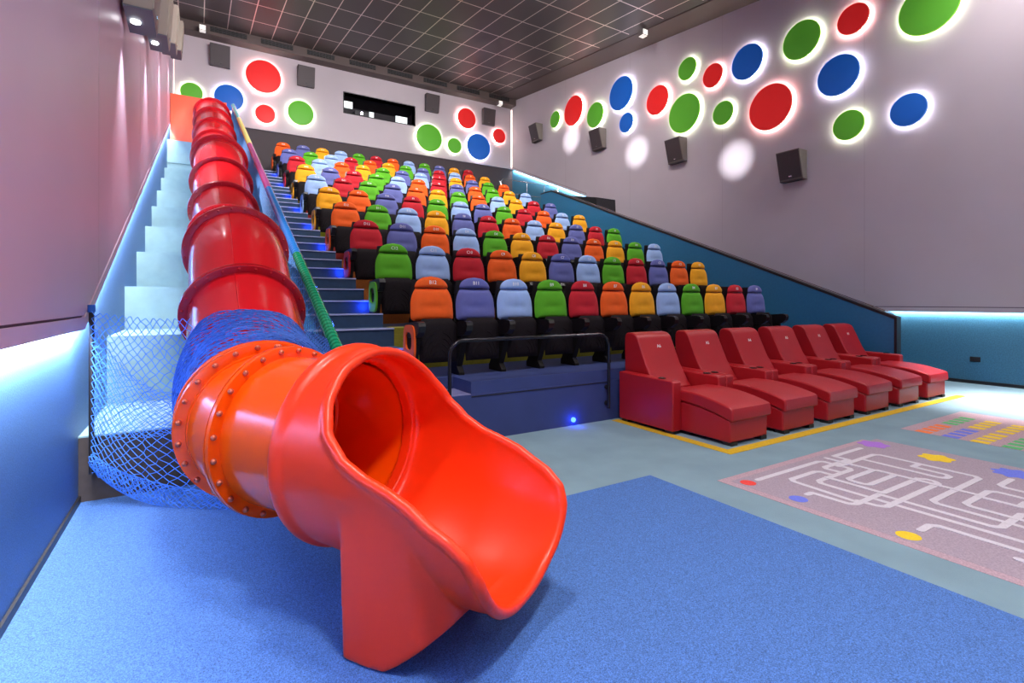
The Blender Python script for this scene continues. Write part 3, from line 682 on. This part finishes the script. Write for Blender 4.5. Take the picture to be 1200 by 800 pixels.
def flange(name, p, t, mt, parent, bolts=0, sep=False):
    t = t.normalized(); mb = MB()
    for s in (-1, 1):
        mb.lathe([(s*.004, RT-.01), (s*.004, RFL), (s*.024, RFL-.002), (s*.026, RFL-.006), (s*.026, RT+.004), (s*.05, RT+.001), (s*.05, RT-.01)], p, t, 56, closed=True)
    v, w_ = frame(t); bp = [(2*PI*(k+.5)/24) for k in range(24)]
    rb = (RT+RFL)/2+.006
    if not sep:
        for a in bp:
            c = p+v*math.cos(a)*rb+w_*math.sin(a)*rb
            for s in (-1, 1): mb.lathe([(.024*s, .013), (.034*s, .012), (.04*s, .006)], c, t, 8)
    o = mb.build(name, mt, parent)
    if sep:
        for a in bp:
            c = p+v*math.cos(a)*rb+w_*math.sin(a)*rb; b_ = MB()
            b_.lathe([(-.044, .004), (-.041, .010), (-.034, .0145), (-.028, .016), (-.024, .016), (-.022, .006), (.022, .006), (.024, .016), (.028, .016), (.034, .0145), (.041, .010), (.044, .004)], c, t, 12)
            b_.build('bolt', M_bolt, o)
    return o
slide = empty('tube_slide', (CL.x+U.x*.9, CL.y+U.y*.9, 0), 0, 'long red tube slide descending the left side to an open orange-red exit scoop', 'slide')
SLO = slide.location.copy()
def sp(mb): 
    mb.v = [tuple(Vector(q)-SLO) for q in mb.v]; return mb
_MB = MB
class SMB(_MB):
    def build(s, *a, **k): s.v = [tuple(Vector(q)-SLO) for q in s.v]; return _MB.build(s, *a, **k)
MB = SMB        # parts of the slide are written in room coordinates
n_seg = len(PTS)-1
i = 0
bounds = [(k, k+1) for k in range(9)]+[(9, 11)]
M_red_flange = mat('red_slide_flange', (.44, .004, .010), .25, coat=.3)
for (a, b) in bounds:
    pts = []
    for k in range(a, b): s_ = seg(k, 10); pts += s_ if not pts else s_[1:]
    mb = MB(); sweep(mb, pts, RT); sweep(mb, pts, RT-.012)
    # moulding seam along the crown
    sm = []
    for q in range(len(pts)):
        t = pts[min(q+1, len(pts)-1)]-pts[max(q-1, 0)]; v, w_ = frame(t); an = math.radians(78); sm.append(pts[q]+v*math.cos(an)*(RT+.001)+w_*math.sin(an)*(RT+.001))
    mb.tube(sm, .004, 5)
    mb.build('tube_section', M_red_slide, slide)
def tan_at(k):
    return ALL[k]-ALL[k+2]
for k in range(10): flange('flange', PTS[k], tan_at(k)*-1, M_red_flange, slide)
K2 = Vector((.345, 3.375, .787)); tK = Vector((.10, -1, -.06)); K1 = K2+Vector((0, .065, .012))
flange('flange', K1, Vector((-.08, -1, -.18)), M_orange_slide, slide, sep=True)
flange('flange', K2+Vector((.0, -.0, 0)), tK, M_orange_slide, slide, sep=True)
flange('flange', CL, U, M_orange_slide, slide, sep=True)
# wedge elbow and straight tube
mb = MB(); pts = [cr(K1+Vector((0, .4, .1)), K2, CL, CL+U*.3, t/6) for t in range(7)]; sweep(mb, pts, RT, tans=[tK.lerp(U, t/6) for t in range(7)]); sweep(mb, pts, RT-.012, tans=[tK.lerp(U, t/6) for t in range(7)])
mb.build('tube_elbow', M_orange_slide, slide)
mb = MB(); pts = [CL+U*t for t in (0, .2, .4, .505)]; sweep(mb, pts, RT+.004, 56); sweep(mb, pts, RT-.012, 56); mb.build('tube_section', M_orange_slide, slide)
# exit scoop
def lerp_tab(tab, x):
    if x <= tab[0][0]: return tab[0][1]
    for (x0, y0), (x1, y1) in zip(tab, tab[1:]):
        if x <= x1:
            t = (x-x0)/(x1-x0); t = t*t*(3-2*t)*.5+t*.5; return y0+(y1-y0)*t
    return tab[-1][1]
SEND = [(0, 1.50), (25, 1.51), (50, 1.53), (65, 1.53), (75, 1.50), (81, 1.42), (86, 1.28), (90, 1.14), (94, 1.0), (100, .90), (112, .80), (130, .735), (150, .70), (180, .685)]
CZ = [(.5, .77), (.9, .765), (1.2, .745), (1.4, .70), (1.56, .66)]
BZ = [(.5, .285), (.8, .26), (1.1, .20), (1.3, .18), (1.42, .18), (1.56, .20)]
WZ = [(.5, .487), (.8, .487), (1.1, .465), (1.35, .475), (1.56, .46)]
S0 = .50
def scoop(t, a, off=0.0):      # a: angle from the bottom in degrees, -180..180
    s = S0+(lerp_tab(SEND, abs(a))-S0)*t
    c = lerp_tab(CZ, s); b = lerp_tab(BZ, s); w_ = lerp_tab(WZ, s)-off; rl = c-b-off; ru = w_
    ar = math.radians(a)
    l = w_*math.sin(ar); dz = -math.cos(ar)*(rl if abs(a) < 90 else ru)
    # flatter bottom near the lip
    return Vector((CL.x, CL.y, 0))+U*s+V*l+Vector((0, 0, c+dz))
mb = MB()
NA, NT = 120, 40
TH = .034
outer = [[scoop(i_/NT, -180+360*j/NA) for j in range(NA)] for i_ in range(NT+1)]
inner = [[scoop(i_/NT, -180+360*j/NA, TH+.05*max(0, 1-(i_/NT)/(.16 if abs(-180+360*j/NA) < 100 else .6))**2) for j in range(NA)] for i_ in range(NT+1)]
vs = [q for r_ in outer for q in r_]+[q for r_ in inner for q in r_]; NN = (NT+1)*NA; fs = []
for i_ in range(NT):
    for j in range(NA):
        j2 = (j+1) % NA
        fs.append((i_*NA+j, i_*NA+j2, (i_+1)*NA+j2, (i_+1)*NA+j)); fs.append((NN+i_*NA+j, NN+(i_+1)*NA+j, NN+(i_+1)*NA+j2, NN+i_*NA+j2))
for j in range(NA):
    j2 = (j+1) % NA
    fs.append((j, NN+j, NN+j2, j2)); fs.append((NT*NA+j, NT*NA+j2, NN+NT*NA+j2, NN+NT*NA+j))
mb.add(vs, fs)
rim = [scoop(1, -180+360*j/NA, TH*.35) for j in range(NA)]
mb.tube(rim, .027, 10, closed=True)
# collar band
c0 = CL+U*.50
mb.lathe([(0, RT+.0), (0, .505), (.012, .512), (.05, .512), (.062, .500), (.075, .478), (.075, RT)], c0, U, 64, closed=True)
# foot: a hollow-looking plinth moulded under the scoop
def loc2(s, l, z): return Vector((CL.x, CL.y, 0))+U*s+V*l+Vector((0, 0, z))
def under(s_, l_):           # height of the scoop's outer underside
    c = lerp_tab(CZ, s_); b = lerp_tab(BZ, s_); w_ = lerp_tab(WZ, s_); return c-(c-b)*math.sqrt(max(.0, 1-min(1, abs(l_)/w_)**2))
NS, ncol = 18, 24
vs = []
def fbot(s_): return .013 if s_ < 1.09 else .013+.21*((s_-1.09)/.27)**1.15
for c_ in range(ncol+1):
    x = -1+2*c_/ncol; k_ = max(0, abs(x)-.75)/.25
    for q in range(NS+1):
        s_ = .84+.05*k_**2+(1.35-.10*k_**2-.84-.05*k_**2)*q/NS
        wt = .462-.02*max(0, (s_-1.1)/.3); wb = .44-.05*max(0, (s_-1.0)/.4)
        vs.append(loc2(s_, x*wb, fbot(s_)))
        l_ = x*wt; vs.append(loc2(s_, l_, max(fbot(s_)+.012, under(s_, l_)+.006)))
row = 2*(NS+1); fs = []
for c_ in range(ncol):
    for q in range(NS):
        a_, b_ = c_*row+2*q, (c_+1)*row+2*q
        fs.append((a_, a_+2, b_+2, b_)); fs.append((a_+1, b_+1, b_+3, a_+3))
    a_, b_ = c_*row, (c_+1)*row; fs.append((a_, b_, b_+1, a_+1))
    a_, b_ = c_*row+2*NS, (c_+1)*row+2*NS; fs.append((a_, a_+1, b_+1, b_))
for q in range(NS):
    a_ = 2*q; fs.append((a_, a_+1, a_+3, a_+2)); a_ = ncol*row+2*q; fs.append((a_, a_+2, a_+3, a_+1))
mb.add(vs, fs)
sc = mb.build('exit_scoop', M_exit_slide, slide)
rm = sc.modifiers.new('remesh', 'REMESH'); rm.mode = 'VOXEL'; rm.voxel_size = .0105; rm.use_smooth_shade = True
smo = sc.modifiers.new('smooth', 'SMOOTH'); smo.iterations = 7; smo.factor = .6
MB = _MB

# ------------------------------------------------------------------ padded rail along the slide
rail = empty('padded_rail', (.98, 4.35, 0), 0, 'long pole sleeved in green, blue, pink and yellow along the slide', 'rail')
RO = rail.location.copy()
A_, B_ = Vector((.985, 4.15, .98)), Vector((.87, 17.35, 7.33))
def sleeve_mat(nm, c1, c2):
    m = bpy.data.materials.new(nm); m.use_nodes = True; nt = m.node_tree; p = nt.nodes['Principled BSDF']
    geo = nt.nodes.new('ShaderNodeNewGeometry'); wv = nt.nodes.new('ShaderNodeTexWave'); wv.bands_direction = 'Y'; wv.inputs['Scale'].default_value = 6
    wv.inputs['Distortion'].default_value = 2; nt.links.new(geo.outputs['Position'], wv.inputs['Vector'])
    mx = nt.nodes.new('ShaderNodeMix'); mx.data_type = 'RGBA'; mx.inputs[6].default_value = (*c1, 1); mx.inputs[7].default_value = (*c2, 1)
    nt.links.new(wv.outputs['Fac'], mx.inputs[0]); nt.links.new(mx.outputs[2], p.inputs['Base Color']); p.inputs['Roughness'].default_value = .15
    return m
segs = [(0, .165, 'green', sleeve_mat('sleeve_green', (.0, .16, .07), (.01, .33, .16))), (.165, .36, 'blue', sleeve_mat('sleeve_blue', (.01, .12, .50), (.03, .28, .75))),
        (.36, .60, 'pink', sleeve_mat('sleeve_pink', (.38, .06, .26), (.55, .12, .35))), (.60, .83, 'yellow', sleeve_mat('sleeve_yellow', (.75, .65, .15), (.55, .75, .2))),
        (.83, 1, 'turquoise', sleeve_mat('sleeve_turquoise', (.03, .5, .6), (.08, .65, .55)))]
for (t0, t1, nm, mt) in segs:
    mb = MB(); n = max(4, int((t1-t0)*150)); mb.tube([A_.lerp(B_, t0+(t1-t0)*q/n)-RO for q in range(n+1)], [.052+.004*(q % 2) for q in range(n+1)], 14)
    o = mb.build('sleeve', mt, rail, angle=60); o['label'] = nm+' sleeve'
for t in (.02, .25, .5, .75, .98):
    p = A_.lerp(B_, t); mb = MB(); z0 = p.z
    k = max(0, min(9, int((p.y-4.9)/1.38))) if p.y > 4.9 else -1
    zb = (PZ[k] if k > 0 else .5) if k >= 0 else 0.012
    if p.y > 17.3: zb = 6.05
    mb.tube([Vector((p.x-.07, p.y, zb))-RO, Vector((p.x-.02, p.y, z0-.03))-RO], .02, 8); mb.build('support', M_chrome, rail)

# ------------------------------------------------------------------ netting
def net(mb, fn, cu, cv, r, sub=3, jit=.15, n=3, seed=1):
    """diamond net of cu x cv cells on fn(u,v)"""
    rnd = random.Random(seed); J = {}
    def node(i, j):
        if (i, j) not in J: J[(i, j)] = ((i+(rnd.random()-.5)*jit*2)/(2*cu), (j+(rnd.random()-.5)*jit*2)/(2*cv))
        return J[(i, j)]
    for d in (1, -1):
        for k in range(-2*cv, 2*cu+2*cv+1, 2):
            run = []
            for j in range(0, 2*cv+1):
                i = k+d*j
                if 0 <= i <= 2*cu: run.append(node(i, j))
                else:
                    if len(run) > 1: lay(mb, fn, run, r, sub, n)
                    run = []
            if len(run) > 1: lay(mb, fn, run, r, sub, n)
def lay(mb, fn, run, r, sub, n):
    pts = []
    for (a, b), (c, d) in zip(run, run[1:]):
        for q in range(sub): t = q/sub; pts.append(fn(min(1, max(0, a+(c-a)*t)), min(1, max(0, b+(d-b)*t))))
    pts.append(fn(min(1, max(0, run[-1][0])), min(1, max(0, run[-1][1]))))
    mb.tube(pts, r, n, caps=False)
post = empty('net_post', (-.67, 4.80, 0), 0, 'dark slim post on the brown block holding the left edge of the net', 'post')
m = MB(); m.tube([(0, 0, .24), (0, 0, 1.46)], .017, 10); m.build('tube', M_black, post)
m = MB(); m.tube([(0, 0, 1.42), (0, 0, 1.475)], .024, 12); m.build('cap', mat('cap_blue', (.01, .10, .40), .4), post)
for z in (.26, .44):
    m = MB(); m.tube([(0, 0, z), (0, .096, z)], .012, 8); m.tube([(0, .085, z), (0, .096, z)], .028, 12); m.build('bracket', M_black, post)
NT_ = empty('safety_net', (0, 4.7, .5), 0, 'blue knotted safety net wrapped round the tube slide and tied to the post', 'net')
NO = NT_.location.copy()
def q3(a, b, c, t): return a*(1-t)**2+b*2*t*(1-t)+c*t*t
def fA(u, v):
    top = q3(Vector((-.67, 4.78, 1.43)), Vector((-.35, 4.62, 1.36)), Vector((-.05, 4.25, 1.38)), u)
    bot = q3(Vector((-.67, 4.78, .26)), Vector((-.42, 4.74, -.06)), Vector((.30, 4.15, .03)), u)
    p = top.lerp(bot, v); bul = math.sin(v*PI)*math.sin(u*PI)
    p.y -= .05*bul+.015*math.sin(u*9+v*5)*bul; p.x += -.06*bul*v
    return p-NO
def fA2(u, v):
    top = q3(Vector((-.67, 4.80, 1.36)), Vector((-.40, 4.75, .75)), Vector((-.02, 4.35, .85)), u)
    bot = q3(Vector((-.67, 4.80, .55)), Vector((-.45, 4.76, .42)), Vector((-.0, 4.30, .60)), u)
    p = top.lerp(bot, v); p.y -= .04*math.sin(u*PI); return p-NO
def fBag(u, v):      # gathered hem of the net lying on the mat
    c = q3(Vector((-.665, 4.76, .34)), Vector((-.40, 4.70, -.03)), Vector((.36, 4.05, .07)), u)
    r_ = .045+.035*math.sin(u*PI); a = v*2*PI
    return c+Vector((-.3*r_*math.cos(a), -.5*r_*math.cos(a), r_*math.sin(a)+.01))-NO
tubepath = []
for k in (8, 9, 10): s_ = seg(k, 12); tubepath += s_ if not tubepath else s_[1:]
TL = len(tubepath)-1
def along(y):      # position + tangent where the tube axis passes this y
    for a, b in zip(tubepath, tubepath[1:]):
        if (a.y-y)*(b.y-y) <= 0 and a.y != b.y:
            t = (y-a.y)/(b.y-a.y); return a.lerp(b, t), (b-a)
    return tubepath[-1], tubepath[-1]-tubepath[-2]
def fC(u, v):        # u round the tube, v along it
    y = 4.26-.80*v+.05*math.sin(u*7); p, t = along(max(y, 3.47)); vv, ww = frame(t); a = math.radians(208-236*u)
    r_ = RT+.018+.035*math.sin(v*PI)+.01*math.sin(u*23+v*9)
    s_ = -1 if vv.x < 0 else 1
    return p+vv*s_*math.cos(a)*r_+ww*math.sin(a)*r_-NO
def fB(u, v):
    t = u; top = A_.lerp(B_, t)+Vector((-.02, 0, -.03)); low = Vector((.86, top.y, top.z-.80)); p = top.lerp(low, v); p.x -= .03*math.sin(v*PI); return p-NO
def fD(u, v):        # short drape from the tube to the lower end of the rail
    a = Vector((.66, 4.25-.55*u, 1.30-.38*u)); b = Vector((.97, 4.6-.45*u, 1.17-.2*u)); a2 = Vector((.80, 4.25-.55*u, .40)); b2 = Vector((1.0, 4.6-.4*u, .52))
    return a.lerp(b, v*1.0).lerp(a2.lerp(b2, v), 0)-NO
def fE(u, v):
    top = q3(Vector((.70, 4.3, 1.18)), Vector((.85, 4.35, 1.05)), Vector((.98, 4.25, 1.0)), u); bot = q3(Vector((.55, 4.3, .05)), Vector((.8, 4.35, .05)), Vector((1.02, 4.4, .10)), u)
    return top.lerp(bot, v)-NO
mb = MB(); net(mb, fA, 13, 20, .0030, jit=.3, seed=2); mb.build('side_netting', M_net, NT_)
mb = MB(); net(mb, fA2, 16, 12, .0026, jit=.3, seed=3); mb.build('slack_netting', M_net, NT_)
mb = MB(); net(mb, fBag, 26, 9, .0030, jit=.35, seed=4); mb.build('gathered_hem', M_net, NT_)
mb = MB(); net(mb, fC, 22, 22, .0036, jit=.4, seed=5); mb.build('wrapped_netting', M_net_dark, NT_)
mb = MB(); net(mb, fC, 13, 17, .0036, jit=.45, seed=15); mb.build('wrapped_netting', mat('blue_net_highlight', (.03, .13, .58), .7), NT_)  # lighter second layer: highlights on the threads put into the colour
mb = MB(); net(mb, fB, 150, 12, .0055, sub=1, seed=6); mb.build('rail_netting', mat('pale_blue_net', (.08, .36, .85), .6), NT_)
mb = MB(); net(mb, fE, 8, 22, .0042, jit=.3, seed=7); net(mb, fD, 14, 10, .0042, jit=.3, seed=8); mb.build('end_netting', M_net_dark, NT_)
